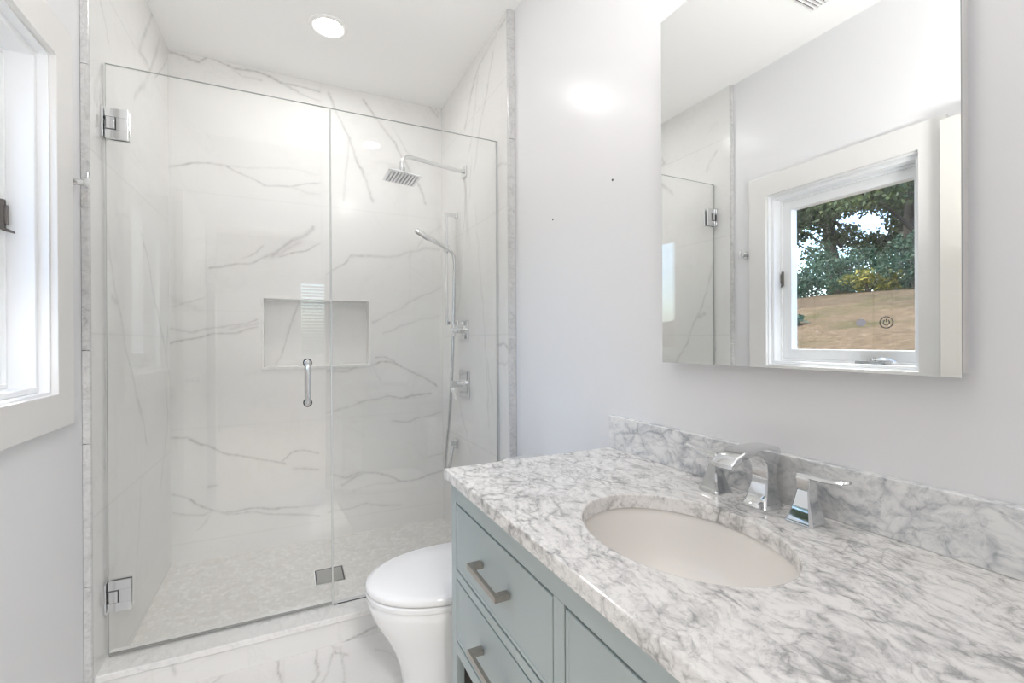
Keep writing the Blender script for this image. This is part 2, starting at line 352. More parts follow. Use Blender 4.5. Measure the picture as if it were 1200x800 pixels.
def vein_field(P, veins, wbase=.0042, seed=3):
    out = np.zeros(len(P)); Q = P + .010*np.stack([wnoise(P, 22, seed), wnoise(P, 22, seed+1)], 1) + .004*np.stack([wnoise(P, 75, seed+2), wnoise(P, 75, seed+3)], 1)
    mod = .72 + .38*wnoise(P, 30, seed+5)
    for I, w, pts in veins:
        A = np.array(pts)
        for a, b in zip(A[:-1], A[1:]):
            lo = np.minimum(a, b) - .07; hi = np.maximum(a, b) + .07
            sel = np.where(((Q > lo) & (Q < hi)).all(1))[0]
            if not len(sel): continue
            q = Q[sel]; d = b - a; t = np.clip(((q-a) @ d) / (d @ d + 1e-12), 0, 1)
            r = np.linalg.norm(q - a - t[:, None]*d, axis=1)
            out[sel] = np.maximum(out[sel], 1.22*I*np.exp(-(r/(wbase*w))**2) + .14*I*np.exp(-(r/(wbase*w*4))**2))
    return np.clip(out * np.clip(mod, .25, 1.3), 0, 1)

def grid_face(name, us, vs, to3, veins, ujoints, vjoints, material, parent=None, hole=None, back=None, res=.005, jw=.0022, jstrength=.8, seed=3):
    """tiled slab: dense front face with vein and grout attributes; us, vs are break positions; back = offset vector for thickness"""
    def lin(b):
        o = [b[0]]
        for a, c in zip(b[:-1], b[1:]):
            n = max(1, int(round((c-a)/res))); o += list(np.linspace(a, c, n+1)[1:])
        return np.array(o)
    U, V = lin(us), lin(vs); nu, nv = len(U), len(V)
    uu, vv = np.meshgrid(U, V, indexing='ij'); P = np.stack([uu.ravel(), vv.ravel()], 1)
    co = to3(P)
    idx = np.arange(nu*nv).reshape(nu, nv)
    F = np.stack([idx[:-1, :-1], idx[1:, :-1], idx[1:, 1:], idx[:-1, 1:]], -1).reshape(-1, 4)
    if hole:
        cu = (P[F[:, 0], 0] + P[F[:, 2], 0])/2; cv = (P[F[:, 0], 1] + P[F[:, 2], 1])/2
        F = F[~((cu > hole[0]) & (cu < hole[1]) & (cv > hole[2]) & (cv < hole[3]))]
    verts = co.tolist(); faces = F.tolist()
    if back is not None:
        cs = [idx[0, 0], idx[-1, 0], idx[-1, -1], idx[0, -1]]; b0 = len(verts)
        bk = [(co[c] + np.array(back)) for c in cs]
        verts += [list(b) for b in bk]
        if not hole: faces.append([b0+3, b0+2, b0+1, b0])
        edges = [idx[:, 0], idx[-1, :], idx[::-1, -1], idx[0, ::-1]]
        for e, i in zip(edges, range(4)): faces.append([b0+(i+1) % 4, b0+i] + [int(x) for x in e][0:1] + [int(x) for x in e][1:])
        faces = [f if len(f) == 4 else f for f in faces]
    me = bpy.data.meshes.new(name); me.from_pydata(verts, [], faces); me.materials.append(material)
    vein = vein_field(P, veins, seed=seed); g = np.zeros(len(P))
    for j in ujoints: g = np.maximum(g, np.exp(-((P[:, 0]-j)/jw)**2))
    for j in vjoints: g = np.maximum(g, np.exp(-((P[:, 1]-j)/jw)**2))
    pad = np.zeros(len(verts)-len(P))
    for nm, arr in (('vein', vein), ('grout', g*jstrength)):
        at = me.attributes.new(nm, 'FLOAT', 'POINT'); at.data.foreach_set('value', np.concatenate([arr, pad]).astype(np.float32))
    o = bpy.data.objects.new(name, me); C.objects.link(o)
    if parent: o.parent = parent
    else: o['kind'] = 'structure'
    return o

def struct(name, bm, m, parent=None, **k):
    o = obj(name, bm, m, parent, **k)
    if parent is None: o['kind'] = 'structure'
    return o

# ------------------------------------------------------------------ setting: floor, ceiling, walls
grid_face('floor', [-.72, .96], [.0, 1.975], lambda P: np.c_[P[:, 0], P[:, 1], 0*P[:, 0]],
          VEIN_FLOOR + [(.4, 1.2, [(-.4,1.2),(-.2,1.0),(-.1,.7),(.1,.5)]), (.35,1.2,[(.1,1.5),(.15,1.3),(.3,1.1),(.33,.8)])],
          [-.42, -.02, .38, .78], [.35, .95, 1.55], MT['floortile'], back=(0, 0, -.08), res=.006, jstrength=.55)
struct('ceiling', bx(XL-.17, 1.13, -.16, 3.14, ZC, ZC+.1), MT['ceil'])

# left wall with the window hole
WY0, WY1, WZ0, WZ1 = 1.022, 1.72, 1.062, 2.008
bm = bmesh.new(); xo = XL-.17
for a in ((YR-.12, WY0, -.08, ZC), (WY1, YS+.02, -.08, ZC), (WY0, WY1, -.08, WZ0), (WY0, WY1, WZ1, ZC)):
    box(bm, xo, XL, a[0], a[1], a[2], a[3])
struct('wall_left', bm, MT['paint'])
struct('wall_right', bx(XR, XR+.17, YR-.12, YB+.2, -.08, ZC), MT['paint'])
# doorway wall the camera stands in
DX0, DX1, DZ = -.50, .30, 2.10
bm = bmesh.new()
box(bm, XL-.17, DX0, YR-.12, YR, -.08, ZC); box(bm, DX1, XR+.17, YR-.12, YR, -.08, ZC); box(bm, DX0, DX1, YR-.12, YR, DZ, ZC)
struct('wall_rear', bm, MT['paint'])
struct('wall_back_core', bx(XL-.17, XR+.17, YB+.1, YB+.2, -.08, ZC), MT['paint'])
struct('wall_left_core', bx(XL-.17, TLF-.012, YS+.02, YB+.1, -.08, ZC), MT['paint'])

# tiled shower walls
NX0, NX1, NZ0, NZ1 = -.131, .468, 1.052, 1.463
grid_face('wall_back', [-.56, NX0, NX1, TR+.012], [-.05, NZ0, NZ1, ZC], lambda P: np.c_[P[:, 0], 0*P[:, 0]+YB, P[:, 1]],
          VEIN_BACK, [.186], [.14, .745, 1.376, 2.01, 2.6], MT['tile'], hole=(NX0, NX1, NZ0, NZ1), back=(0, .1, 0), jstrength=.35)
kx = (TLB-TLF)/(YB-YS)
grid_face('wall_shower_left', [YS-.004, YB+.01], [-.05, ZC], lambda P: np.c_[TLF + kx*(P[:, 0]-YS), P[:, 0], P[:, 1]],
          VEIN_LEFT, [], [.035, .635, 1.235, 1.835, 2.435], MT['tile'], back=(-.012, 0, 0), jstrength=.5, seed=11)
grid_face('wall_shower_right', [YS-.004, YB+.01], [-.05, ZC], lambda P: np.c_[0*P[:, 0]+TR, P[:, 0], P[:, 1]],
          VEIN_RIGHT, [], [.035, .635, 1.235, 1.835, 2.435], MT['tile'], back=(XR-TR-.001, 0, 0), jstrength=.5, seed=17)

# pencil mouldings that finish the tile edges
def pencil(x0, x1, seams, name):
    bm = bmesh.new(); zs = [0.0] + seams + [ZC-.001]
    for a, b in zip(zs[:-1], zs[1:]):
        ring = [(x0, YS-.007), (x0+.002, YS-.0095), (x1-.002, YS-.0095), (x1, YS-.007), (x1, YS+.004), (x0, YS+.004)]
        loft(bm, [[(x, y, z) for x, y in ring] for z in (a+.0012, b-.0012)])
    return struct(name, bm, MT['pencil'], smooth=40)
pencil(XL, TLF+.001, [.42, .88, 1.0*1.18, 1.64, 2.10, 2.5], 'trim_1')
pencil(TR-.002, XR, [.30, .76, 1.22, 1.68, 2.14, 2.6], 'trim_2')

# niche: back and four linings with slim frame
nd = .095; e = .012
n0 = empty('trim_3', ((NX0+NX1)/2, YB, NZ0), kind='structure')
grid_face('niche_back', [NX0, NX1], [NZ0, NZ1], lambda P: np.c_[P[:, 0]-(NX0+NX1)/2, 0*P[:, 0]+nd, P[:, 1]-NZ0], VEIN_NICHE, [], [], MT['tile'], parent=n0, res=.006)
bm = bmesh.new()
box(bm, NX0, NX0+e, YB-.004, YB+nd+.004, NZ0, NZ1); box(bm, NX1-e, NX1, YB-.004, YB+nd+.004, NZ0, NZ1)
box(bm, NX0+e, NX1-e, YB-.004, YB+nd+.004, NZ1-e, NZ1); box(bm, NX0, NX1, YB-.009, YB+nd+.004, NZ0-.004, NZ0+e)
obj('niche_lining', bm, MT['carrara_slab'], n0, bevel=.0015)

# shower pan, sloping to the drain side
bm = bmesh.new()
zf, zb = -.006, .036
rings = [[(-.575, 2.10, zf), (.93, 2.10, zf), (.93, YB+.01, zb), (-.575, YB+.01, zb)], [(-.575, 2.10, -.08), (.93, 2.10, -.08), (.93, YB+.01, -.08), (-.575, YB+.01, -.08)]]
loft(bm, rings); struct('floor_shower', bm, MT['pebble'])

# curb
cu = empty('trim_4', (.18, 1.97, 0), kind='structure')
grid_face('curb_face', [TLF-.01, XR], [0, .088], lambda P: np.c_[P[:, 0]-.18, 0*P[:, 0]+1.967-1.97, P[:, 1]], VEIN_CURB, [-.42, .18, .78], [.0], MT['tile'], parent=cu, back=(0, .13, 0), res=.005, jstrength=.4)
obj('curb_top', bx(TLF-.0, TR, 1.958, 2.112, .0885, .1125), MT['carrara_slab'], cu, bevel=.003)

# baseboards
struct('baseboard_left', bx(XL, XL+.012, YR, YS-.03, 0, .11), MT['trim'], bevel=.002)
struct('baseboard_right', bx(XR-.012, XR, 1.225, YS-.03, 0, .11), MT['trim'], bevel=.002)

# ------------------------------------------------------------------ window
w = empty('window_1', (XL, (WY0+WY1)/2, WZ0), kind='structure')
def ringbox(bm, x0, x1, o, i):
    """rectangular ring: o=(y0,y1,z0,z1) outer, i inner"""
    box(bm, x0, x1, o[0], i[0], o[2], o[3]); box(bm, x0, x1, i[1], o[1], o[2], o[3])
    box(bm, x0, x1, i[0], i[1], o[2], i[2]); box(bm, x0, x1, i[0], i[1], i[3], o[3])
bm = bmesh.new()
def frame(x0, x1, o, i, mitre=True):
    q = lambda r, x: [(x, r[0], r[2]), (x, r[1], r[2]), (x, r[1], r[3]), (x, r[0], r[3])]
    b = bmesh.new(); loft(b, [q(o, x0), q(o, x1), q(i, x1), q(i, x0)], closed=True); return b
obj('window_casing', frame(XL, XL+.017, (WY0-.095, WY1+.106, WZ0-.098, WZ1+.112), (WY0, WY1, WZ0, WZ1)), MT['trim'], w, bevel=.002)
J = .022
obj('window_jamb', frame(XL-.16, XL+.001, (WY0, WY1, WZ0, WZ1), (WY0+.006, WY1-.006, WZ0+.006, WZ1-.006)), MT['vinyl'], w)
obj('window_frame', frame(XL-.15, XL-.022, (WY0+.006, WY1-.006, WZ0+.006, WZ1-.006), (WY0+.026, WY1-.022, WZ0+.022, WZ1-.024)), MT['vinyl'], w, bevel=.003)
obj('window_stop', frame(XL-.15, XL-.078, (WY0+.026, WY1-.022, WZ0+.022, WZ1-.024), (WY0+.034, WY1-.031, WZ0+.034, WZ1-.036)), MT['vinyl'], w, bevel=.002)
sash = obj('window_sash', frame(XL-.14, XL-.088, (WY0+.034, WY1-.031, WZ0+.034, WZ1-.036), (WY0+.058, WY1-.078, WZ0+.088, WZ1-.082)), MT['vinyl'], w, bevel=.003)
obj('window_pane', bx(XL-.125, XL-.119, WY0+.056, WY1-.076, WZ0+.086, WZ1-.08), MT['pane'], w)
bm = bmesh.new(); box(bm, XL-.088, XL-.078, WY1-.036, WY1-.024, 1.505, 1.585); box(bm, XL-.078, XL-.072, WY1-.034, WY1-.026, 1.52, 1.57)
tube(bm, [(XL-.082, WY1-.03, 1.507), (XL-.072, WY1-.034, 1.503), (XL-.056, WY1-.04, 1.497)], [.005, .0045, .003], 8)
obj('window_latch', bm, MT['darkmetal'], w, bevel=.001)
bm = bmesh.new(); zc = WZ0+.022
box(bm, XL-.078, XL-.045, 1.19, 1.30, zc, zc+.014)
lathe(bm, (XL-.058, 1.23, zc+.014), (0, 0, 1), [(0, .012), (.012, .010), (.014, .006)])
tube(bm, smooth_path([(XL-.058, 1.23, zc+.024), (XL-.055, 1.19, zc+.026), (XL-.052, 1.15, zc+.018), (XL-.05, 1.135, zc+.012)]), [.006]*12+[.0045]*13, 8)
lathe(bm, (XL-.05, 1.137, zc+.006), (0, -.4, -.3), [(-.012, .005), (-.01, .008), (.006, .008), (.01, .005)], 12)
obj('crank_handle', bm, MT['chrome'], w, smooth=40)

# ------------------------------------------------------------------ hall behind the camera and the open bathroom door
bm = bmesh.new()
box(bm, -1.9, -1.8, -3.6, -.04, 0, ZC); box(bm, 2.1, 2.2, -3.6, -.04, 0, ZC)
struct('wall_hall_side', bm, MT['paint'])
bm = bmesh.new()
hx0, hx1, hz0, hz1 = .18, 1.0, 1.0, 2.1
for a in ((-1.9, hx0, 0, ZC), (hx1, 2.2, 0, ZC), (hx0, hx1, 0, hz0), (hx0, hx1, hz1, ZC)): box(bm, a[0], a[1], -3.6, -3.5, a[2], a[3])
struct('wall_hall_rear', bm, MT['paint'])
bm = bmesh.new(); box(bm, -1.9, XL-.17, -.16, -.04, 0, ZC); box(bm, XR+.17, 2.2, -.16, -.04, 0, ZC)
struct('wall_hall_front', bm, MT['paint'])
struct('floor_hall', bx(-1.9, 2.2, -3.6, .0, -.08, -.002), MT['wood'])
struct('ceiling_hall', bx(-1.9, 2.2, -3.6, -.16, ZC, ZC+.1), MT['ceil'])
w2 = empty('window_2', ((hx0+hx1)/2, -3.55, hz0), kind='structure')
bm = bmesh.new()
def xframe(y0, y1, o, i):
    q = lambda r, y: [(r[0], y, r[2]), (r[1], y, r[2]), (r[1], y, r[3]), (r[0], y, r[3])]
    b = bmesh.new(); loft(b, [q(o, y0), q(o, y1), q(i, y1), q(i, y0)], closed=True); return b
obj('window_frame', xframe(-3.6, -3.48, (hx0-.06, hx1+.06, hz0-.06, hz1+.06), (hx0+.01, hx1-.01, hz0+.01, hz1-.01)), MT['vinyl'], w2)
obj('window_pane', bx(hx0, hx1, -3.58, -3.574, hz0, hz1), MT['pane'], w2)
bl = bmesh.new()
for k in range(22):
    z = hz0+.03+k*.048
    loft(bl, [[(x, -3.535, z-.008), (x, -3.505, z+.010), (x, -3.505, z+.012), (x, -3.535, z-.006)] for x in (hx0+.02, hx1-.02)])
obj('window_blind', bl, MT['vinyl'], w2)
hl = bpy.data.lights.new('hall_ceiling_lamp', 'AREA'); hl.energy = HALL_WATTS; hl.shape = 'DISK'; hl.size = .5; hl.color = (1, .99, .98)  # added unseen fill, brightens the bathroom through the doorway
ho = bpy.data.objects.new('hall_ceiling_lamp', hl); C.objects.link(ho); ho.location = (.1, -1.5, ZC-.02)
# doorway casing + jambs (door_1) and the leaf folded back against the window wall
d1 = empty('door_1', (DX0, YR, 0), kind='structure')
bm = bmesh.new()
box(bm, DX0, DX0+.02, YR-.12, YR, 0, DZ); box(bm, DX1-.02, DX1, YR-.12, YR, 0, DZ); box(bm, DX0, DX1, YR-.12, YR, DZ-.02, DZ)
obj('door_jamb', bm, MT['trim'], d1)
lf = bmesh.new(); lx0, lx1, ly0, ly1 = XL+.026, XL+.061, YR+.012, .932
box(lf, lx0, lx1, ly0, ly1, .012, 2.085)
leaf = obj('door_leaf', lf, MT['door'], d1, bevel=.002)
bm = bmesh.new()
lathe(bm, (lx1, .865, .98), (1, 0, 0), [(0, .030), (.004, .030), (.006, .012), (.03, .011), (.038, .022), (.05, .027), (.062, .024), (.068, .012)], 24)
obj('door_knob', bm, MT['chrome'], d1, smooth=40)

# ------------------------------------------------------------------ ceiling lights and vent
def can(x, y, label, lens='lens', zc=ZC):
    t = empty('recessed_light', (x, y, zc), label, 'ceiling light', 'recessed ceiling lights')
    bm = bmesh.new()
    prof = [(0, .092), (.004, .090), (.006, .080), (.0055, .066), (.001, .060), (.0005, .0605), (.0003, .092)]
    n = 48; loft(bm, [[(x+r*math.cos(2*PI*k/n), y+r*math.sin(2*PI*k/n), zc-d) for k in range(n)] for d, r in prof], closed=True)
    obj('trim_ring', bm, MT['ceil'], t, smooth=40)
    bm = bmesh.new(); lathe(bm, (x, y, zc-.0015), (0, 0, -1), [(-.001, .061), (.001, .061), (.0016, .055)], 40)
    obj('lens', bm, MT[lens], t)
    return t
can(.189, 2.424, 'round white recessed ceiling light glowing above the shower')
can(.60, .39, 'round recessed ceiling light above the vanity, seen only as a reflection in shower glass', 'lens_vanity')
v = empty('ceiling_vent', (-.235, 1.20, ZC), 'square white slatted exhaust vent on the ceiling, seen in the mirror', 'vent')
vx0, vx1, vy0, vy1 = -.372, -.10, 1.068, 1.34
bm = bmesh.new()
q = lambda e_, z: [(vx0+e_, vy0+e_, z), (vx1-e_, vy0+e_, z), (vx1-e_, vy1-e_, z), (vx0+e_, vy1-e_, z)]
loft(bm, [q(0, ZC), q(.002, ZC-.012), q(.014, ZC-.014), q(.014, ZC)], closed=True)
obj('vent_frame', bm, MT['ceil'], v)
bm = bmesh.new(); k = vy0+.018
while k < vy1-.018:
    box(bm, vx0+.014, vx1-.014, k, k+.0065, ZC-.013, ZC-.004); k += .017
obj('vent_slats', bm, MT['ceil'], v)
obj('vent_backing', bx(vx0+.012, vx1-.012, vy0+.012, vy1-.012, ZC-.003, ZC-.0005), MT['cabin'], v)

# ------------------------------------------------------------------ shower glass
GT, GB = 2.1737, .1205
GJ = .1648
def glasspane(name, x0, x1, z0, z1, parent):
    bm = bmesh.new(); v = box(bm, x0, x1, YG-.005, YG+.005, z0, z1)
    bm.normal_update()
    bmesh.ops.recalc_face_normals(bm, faces=bm.faces)
    for f in bm.faces: f.material_index = 0 if abs(f.normal.y) > .5 else 1
    return obj(name, bm, [MT['glass'], MT['glassedge']], parent)
gd = empty('shower_door', (TLF, YG, GB), 'frameless clear glass shower door hinged on the left tile wall, with a chrome pull', 'shower door')
xl = TLF + kx*(YG-YS)
glasspane('glass_pane', xl+.006, GJ-.003, GB, GT, gd)
def hinge(zc):
    h = obj('hinge', None or hinge_bm(zc), MT['hingechrome'], gd, bevel=.0012)
    bm = bmesh.new()
    for s in (-1, 1):
        y = YG + s*.0175
        box(bm, xl+.012, xl+.036, y-.0025, y+.0025, zc-.020, zc+.020)
    obj('pivot', bm, MT['hingechrome'], h, bevel=.001)
    bm = bmesh.new()
    box(bm, xl+.0355, xl+.0375, YG-.0185, YG+.0185, zc-.021, zc+.021)
    box(bm, xl+.008, xl+.037, YG-.016, YG+.016, zc+.0205, zc+.0222); box(bm, xl+.008, xl+.037, YG-.016, YG+.016, zc-.0222, zc-.0205)
    obj('gasket', bm, MT['rubber'], h)
def hinge_bm(zc):
    bm = bmesh.new()
    for s in (-1, 1):
        y0, y1 = sorted((YG+s*.0055, YG+s*.016))
        box(bm, xl+.008, xl+.072, y0, y1, zc+.022, zc+.053); box(bm, xl+.008, xl+.072, y0, y1, zc-.053, zc-.022)
        box(bm, xl+.038, xl+.072, y0, y1, zc-.022, zc+.022)
    box(bm, xl-.0005, xl+.006, YG-.026, YG+.02, zc-.053, zc+.053)
    return bm
hinge(1.965); hinge(.324)
bm = bmesh.new()
hz = [(.957), (1.119)]; hx_ = .074
pts = smooth_path([(hx_, YG-.006, 1.119), (hx_, YG-.03, 1.119), (hx_, YG-.052, 1.112), (hx_, YG-.058, 1.095), (hx_, YG-.058, 1.04), (hx_, YG-.058, .981), (hx_, YG-.052, .964), (hx_, YG-.03, .957), (hx_, YG-.006, .957)], 6)
tube(bm, pts, .0095, 16)
pts = [(p.x, 2*YG-p.y, p.z) for p in pts]; tube(bm, pts, .0095, 16)
for z in hz:
    for s in (-1, 1): lathe(bm, (hx_, YG+s*.0055, z), (0, s, 0), [(0, .0125), (.004, .0125), (.005, .011)], 20)
h = obj('pull_handle', bm, MT['chrome'], gd, smooth=40)
bm = bmesh.new()
for z in hz:
    for s in (-1, 1): lathe(bm, (hx_, YG+s*.005, z), (0, s, 0), [(0, .0172), (.0016, .0172)], 20)
obj('washer', bm, MT['rubber'], h)
obj('door_sweep', bx(xl+.008, GJ-.004, YG-.0058, YG+.0058, GB-.0035, GB+.0015), mat('clear_vinyl_sweep', (.30,.30,.29), .25), gd)
gp = empty('glass_panel', (.55, YG, .1125), 'fixed clear glass shower panel between the door and the right tile wall', 'glass panel')
glasspane('glass_pane', GJ+.003, TR-.004, .118, GT, gp)
bm = bmesh.new(); box(bm, GJ+.004, TR, YG-.009, YG+.009, .1125, .119); obj('bottom_channel', bm, MT['hingechrome'], gp, bevel=.001)
bm = bmesh.new(); box(bm, GJ+.004, TR, YG-.0095, YG-.0085, .1128, .1165); obj('channel_gasket', bm, MT['rubber'], gp)
bm = bmesh.new(); box(bm, TR-.006, TR, YG-.0085, YG-.0055, .119, GT); box(bm, TR-.006, TR, YG+.0055, YG+.0085, .119, GT)
obj('wall_channel', bm, MT['hingechrome'], gp)
bm = bmesh.new(); box(bm, GJ-.0028, GJ+.0028, YG-.0035, YG+.0035, GB, GT-.001); obj('edge_seal', bm, mat('clear_seal', (.60,.62,.61), .3), gp)

# ------------------------------------------------------------------ shower fittings
def sqplate(bm, x0, x1, yc, zc, w_, h_):
    q = lambda e_, x: [(x, yc-w_/2+e_, zc-h_/2+e_), (x, yc+w_/2-e_, zc-h_/2+e_), (x, yc+w_/2-e_, zc+h_/2-e_), (x, yc-w_/2+e_, zc+h_/2-e_)]
    loft(bm, [q(0, x1), q(0, x0+.003), q(.004, x0)])
sh = empty('rain_shower', (TR, 2.518, 2.174), 'square chrome rain shower head hanging from a long wall arm', 'shower head')
bm = bmesh.new(); sqplate(bm, TR-.012, TR, 2.518, 2.174, .062, .062); obj('flange', bm, MT['chrome'], sh, bevel=.001)
hxp, hyp, zpl = .543, 2.425, 2.056
bm = bmesh.new()
tube(bm, smooth_path([(TR-.008, 2.518, 2.174), (.80, 2.50, 2.179), (.66, 2.465, 2.180), (.585, 2.44, 2.176), (.556, 2.432, 2.160), (hxp, hyp, 2.125)], 8), .0105, 14)
obj('shower_arm', bm, MT['chrome'], sh, smooth=60)
bm = bmesh.new(); lathe(bm, (hxp, hyp, 2.135), (0, 0, -1), [(0, .013), (.022, .013), (.024, .018), (.04, .018), (.05, .014), (.066, .028)], 20)
obj('ball_joint', bm, MT['chrome'], sh, smooth=40)
ang = math.radians(8)
def tilt(bm):
    bm.transform(Matrix.Translation((hxp, hyp, zpl)) @ Matrix.Rotation(math.radians(5), 4, 'Y') @ Matrix.Rotation(0, 4, 'Z') @ Matrix.Translation((0, 0, 0)))
bm = bmesh.new(); box(bm, -.083, .083, -.088, .088, -.004, .005); box(bm, -.03, .03, -.03, .03, .005, .010); tilt(bm)
obj('head_plate', bm, MT['chrome'], sh, bevel=.002)
bm = bmesh.new()
for i in range(9): box(bm, -.069+i*.0165, -.063+i*.0165, -.072, .072, -.0055, -.0035)
tilt(bm); obj('nozzle_strips', bm, MT['nozzle'], sh)

sb = empty('slide_bar', (TR, 2.67, 1.3), 'vertical chrome slide bar on the right tile wall', 'slide bar')
bxc, byc = .860, 2.660
bm = bmesh.new(); box(bm, bxc-.005, bxc+.005, byc-.011, byc+.011, 1.300, 1.972); obj('bar', bm, MT['chrome'], sb, bevel=.0015)
for z in (1.312, 1.958):
    bm = bmesh.new(); box(bm, bxc, TR, byc-.010, byc+.010, z-.010, z+.010); box(bm, TR-.006, TR, byc-.016, byc+.016, z-.016, z+.016)
    obj('bracket', bm, MT['chrome'], sb, bevel=.0015)
bm = bmesh.new(); box(bm, bxc-.014, bxc+.014, byc-.019, byc+.019, 1.735, 1.775)
lathe(bm, (bxc-.01, byc-.015, 1.755), (-.3, -1, 0), [(0, .011), (.022, .011), (.026, .008)], 16)
lathe(bm, (bxc+.01, byc, 1.745), (1, 0, -.2), [(0, .008), (.02, .010), (.024, .006)], 16)
obj('slider', bm, MT['chrome'], sb, bevel=.001)
hs = empty('hand_shower', (.86, 2.63, 1.755), 'slim chrome hand shower wand resting in the slide bar holder, with its hose', 'hand shower')
a_ = Vector((.873, 2.628, 1.738)); b_ = Vector((.664, 2.632, 1.843)); d_ = (b_-a_)
bm = bmesh.new()
prof = [(0, .010), (.02, .0125), (.10, .0125), (.102, .0145), (.112, .0145), (.114, .0125), (.118, .0125), (.12, .0145), (.128, .0145), (.13, .0125), (.14, .015), (.225, .015), (.234, .012)]
lathe(bm, a_, d_, prof, 18); obj('wand', bm, MT['chrome'], hs, smooth=40)
dn = d_.normalized(); s_, u_ = frame_at(dn)
bm = bmesh.new(); c0 = a_ + dn*.185
bm2 = [c0 + dn*i*.04 + s_*j*.006 - u_*.0148 for i in (-1, 1) for j in (-1, 1)]
lo = [[bm2[0], bm2[1], bm2[3], bm2[2]], [q - u_*.0015 for q in (bm2[0], bm2[1], bm2[3], bm2[2])]]
loft(bm, lo); obj('spray_face', bm, MT['nozzle'], hs)
bm = bmesh.new()
hp = smooth_path([tuple(a_), (.889, 2.626, 1.715), (.893, 2.62, 1.66), (.886, 2.61, 1.45), (.872, 2.60, 1.10), (.855, 2.60, .80), (.835, 2.61, .58), (.832, 2.625, .47), (.85, 2.645, .425), (.872, 2.66, .46), (.89, 2.675, .53), (.898, 2.685, .565)], 14)
tube(bm, hp, [.0082 + .0006*(i % 2) for i in range(len(hp))], 10); obj('hose', bm, MT['hose'], hs, smooth=60)
el = empty('supply_elbow', (TR, 2.69, .585), 'small square chrome water outlet low on the wall where the hose ends', 'water outlet')
bm = bmesh.new(); sqplate(bm, TR-.010, TR, 2.686, .582, .058, .058); obj('plate', bm, MT['chrome'], el, bevel=.001)
bm = bmesh.new(); box(bm, TR-.040, TR-.008, 2.674, 2.698, .570, .596); lathe(bm, (TR-.028, 2.686, .572), (0, 0, -1), [(0, .009), (.014, .009), (.016, .007)], 14); obj('outlet', bm, MT['chrome'], el, bevel=.001)

def valve(yc, zc, w_, h_, label, lever):
    t = empty('shower_valve', (TR, yc, zc), label, 'shower valve')
    bm = bmesh.new(); sqplate(bm, TR-.009, TR, yc, zc, w_, h_); obj('plate', bm, MT['chrome'], t, bevel=.0012)
    bm = bmesh.new(); lathe(bm, (TR-.009, yc, zc), (-1, 0, 0), [(0, .030), (.005, .030), (.012, .020), (.045, .018), (.047, .015)], 24)
    st = obj('sleeve', bm, MT['chrome'], t, smooth=40)
    bm = bmesh.new()
    if lever:
        box(bm, TR-.086, TR-.056, yc-.018, yc+.018, zc-.016, zc+.020)
        tube(bm, smooth_path([(TR-.072, yc-.002, zc-.008), (TR-.078, yc-.012, zc-.03), (TR-.072, yc-.022, zc-.06), (TR-.062, yc-.026, zc-.085)]), [.011]*10+[.009]*10+[.0075]*5, 8, prof=[(-1, -.6), (1, -.6), (1, .6), (-1, .6)])
    else:
        for a in ((1, 0), (0, 1)):
            box(bm, TR-.078, TR-.062, yc-.007-.026*a[0], yc+.007+.026*a[0], zc-.007-.026*a[1], zc+.007+.026*a[1])
        lathe(bm, (TR-.060, yc, zc), (-1, 0, 0), [(0, .015), (.022, .015), (.026, .010)], 20)
    obj('handle', bm, MT['chrome'], t, bevel=.0015)
    return t
valve(2.520, 1.266, .105, .112, 'small square chrome shower valve with a cross handle, upper of the two', False)
valve(2.535, .958, .160, .155, 'larger square chrome shower valve with a lever handle, lower of the two', True)

# drain, lying on the sloping pan
fd = empty('floor_drain', (.188, 2.53, .0), 'square brushed steel drain grate set in the pebble shower floor', 'drain')
sl = (zb-zf)/(YB+.01-2.10)
def onpan(bm):
    for v_ in bm.verts: v_.co.z += zf + (v_.co.y-2.10)*sl
    return bm
fx0, fx1, fy0, fy1 = .117, .259, 2.455, 2.605
q = lambda e_, z: [(fx0+e_, fy0+e_, z), (fx1-e_, fy0+e_, z), (fx1-e_, fy1-e_, z), (fx0+e_, fy1-e_, z)]
bm = bmesh.new(); loft(bm, [q(0, 0), q(0, .004), q(.004, .004), q(.004, 0)], closed=True); obj('drain_rim', onpan(bm), MT['chrome'], fd)
bm = bmesh.new(); loft(bm, [q(.004, .0004), q(.009, .0005)][:1]+[q(.004, .0012)]); obj('drain_gap', onpan(bm), MT['rubber'], fd)
bm = bmesh.new(); loft(bm, [q(.010, .001), q(.010, .0036)]); obj('grate', onpan(bm), MT['grate'], fd)

# robe hook on the painted wall beside the moulding
rh = empty('robe_hook', (XL, 1.856, 1.697), 'round chrome robe hook on the wall between window and shower', 'robe hook')
bm = bmesh.new(); lathe(bm, (XL, 1.856, 1.697), (1, 0, 0), [(0, .021), (.004, .021), (.006, .010), (.008, .009), (.036, .009), (.038, .014)], 24)
obj('post', bm, MT['chrome'], rh, smooth=40)
bm = bmesh.new(); lathe(bm, (XL+.036, 1.856, 1.697), (1, 0, 0), [(0, .014), (.002, .017), (.008, .017), (.009, .015)], 24)
tube(bm, [(XL+.04, 1.858, 1.700), (XL+.041, 1.86, 1.730)], .004, 8)
obj('hook_tip', bm, MT['chrome'], rh, smooth=40)
for (y, z), lb in (((1.601, 1.689), 'small dark screw anchor in the painted wall, lower and nearer the shower'), ((1.221, 1.728), 'tiny dark screw hole with pale dust below, nearer the mirror')):
    bm = bmesh.new(); lathe(bm, (XR, y, z), (-1, 0, 0), [(0, .0035), (.0015, .0035), (.003, .002)], 10)
    tag(obj('wall_anchor', bm, MT['rubber'], None), lb, 'wall anchor')

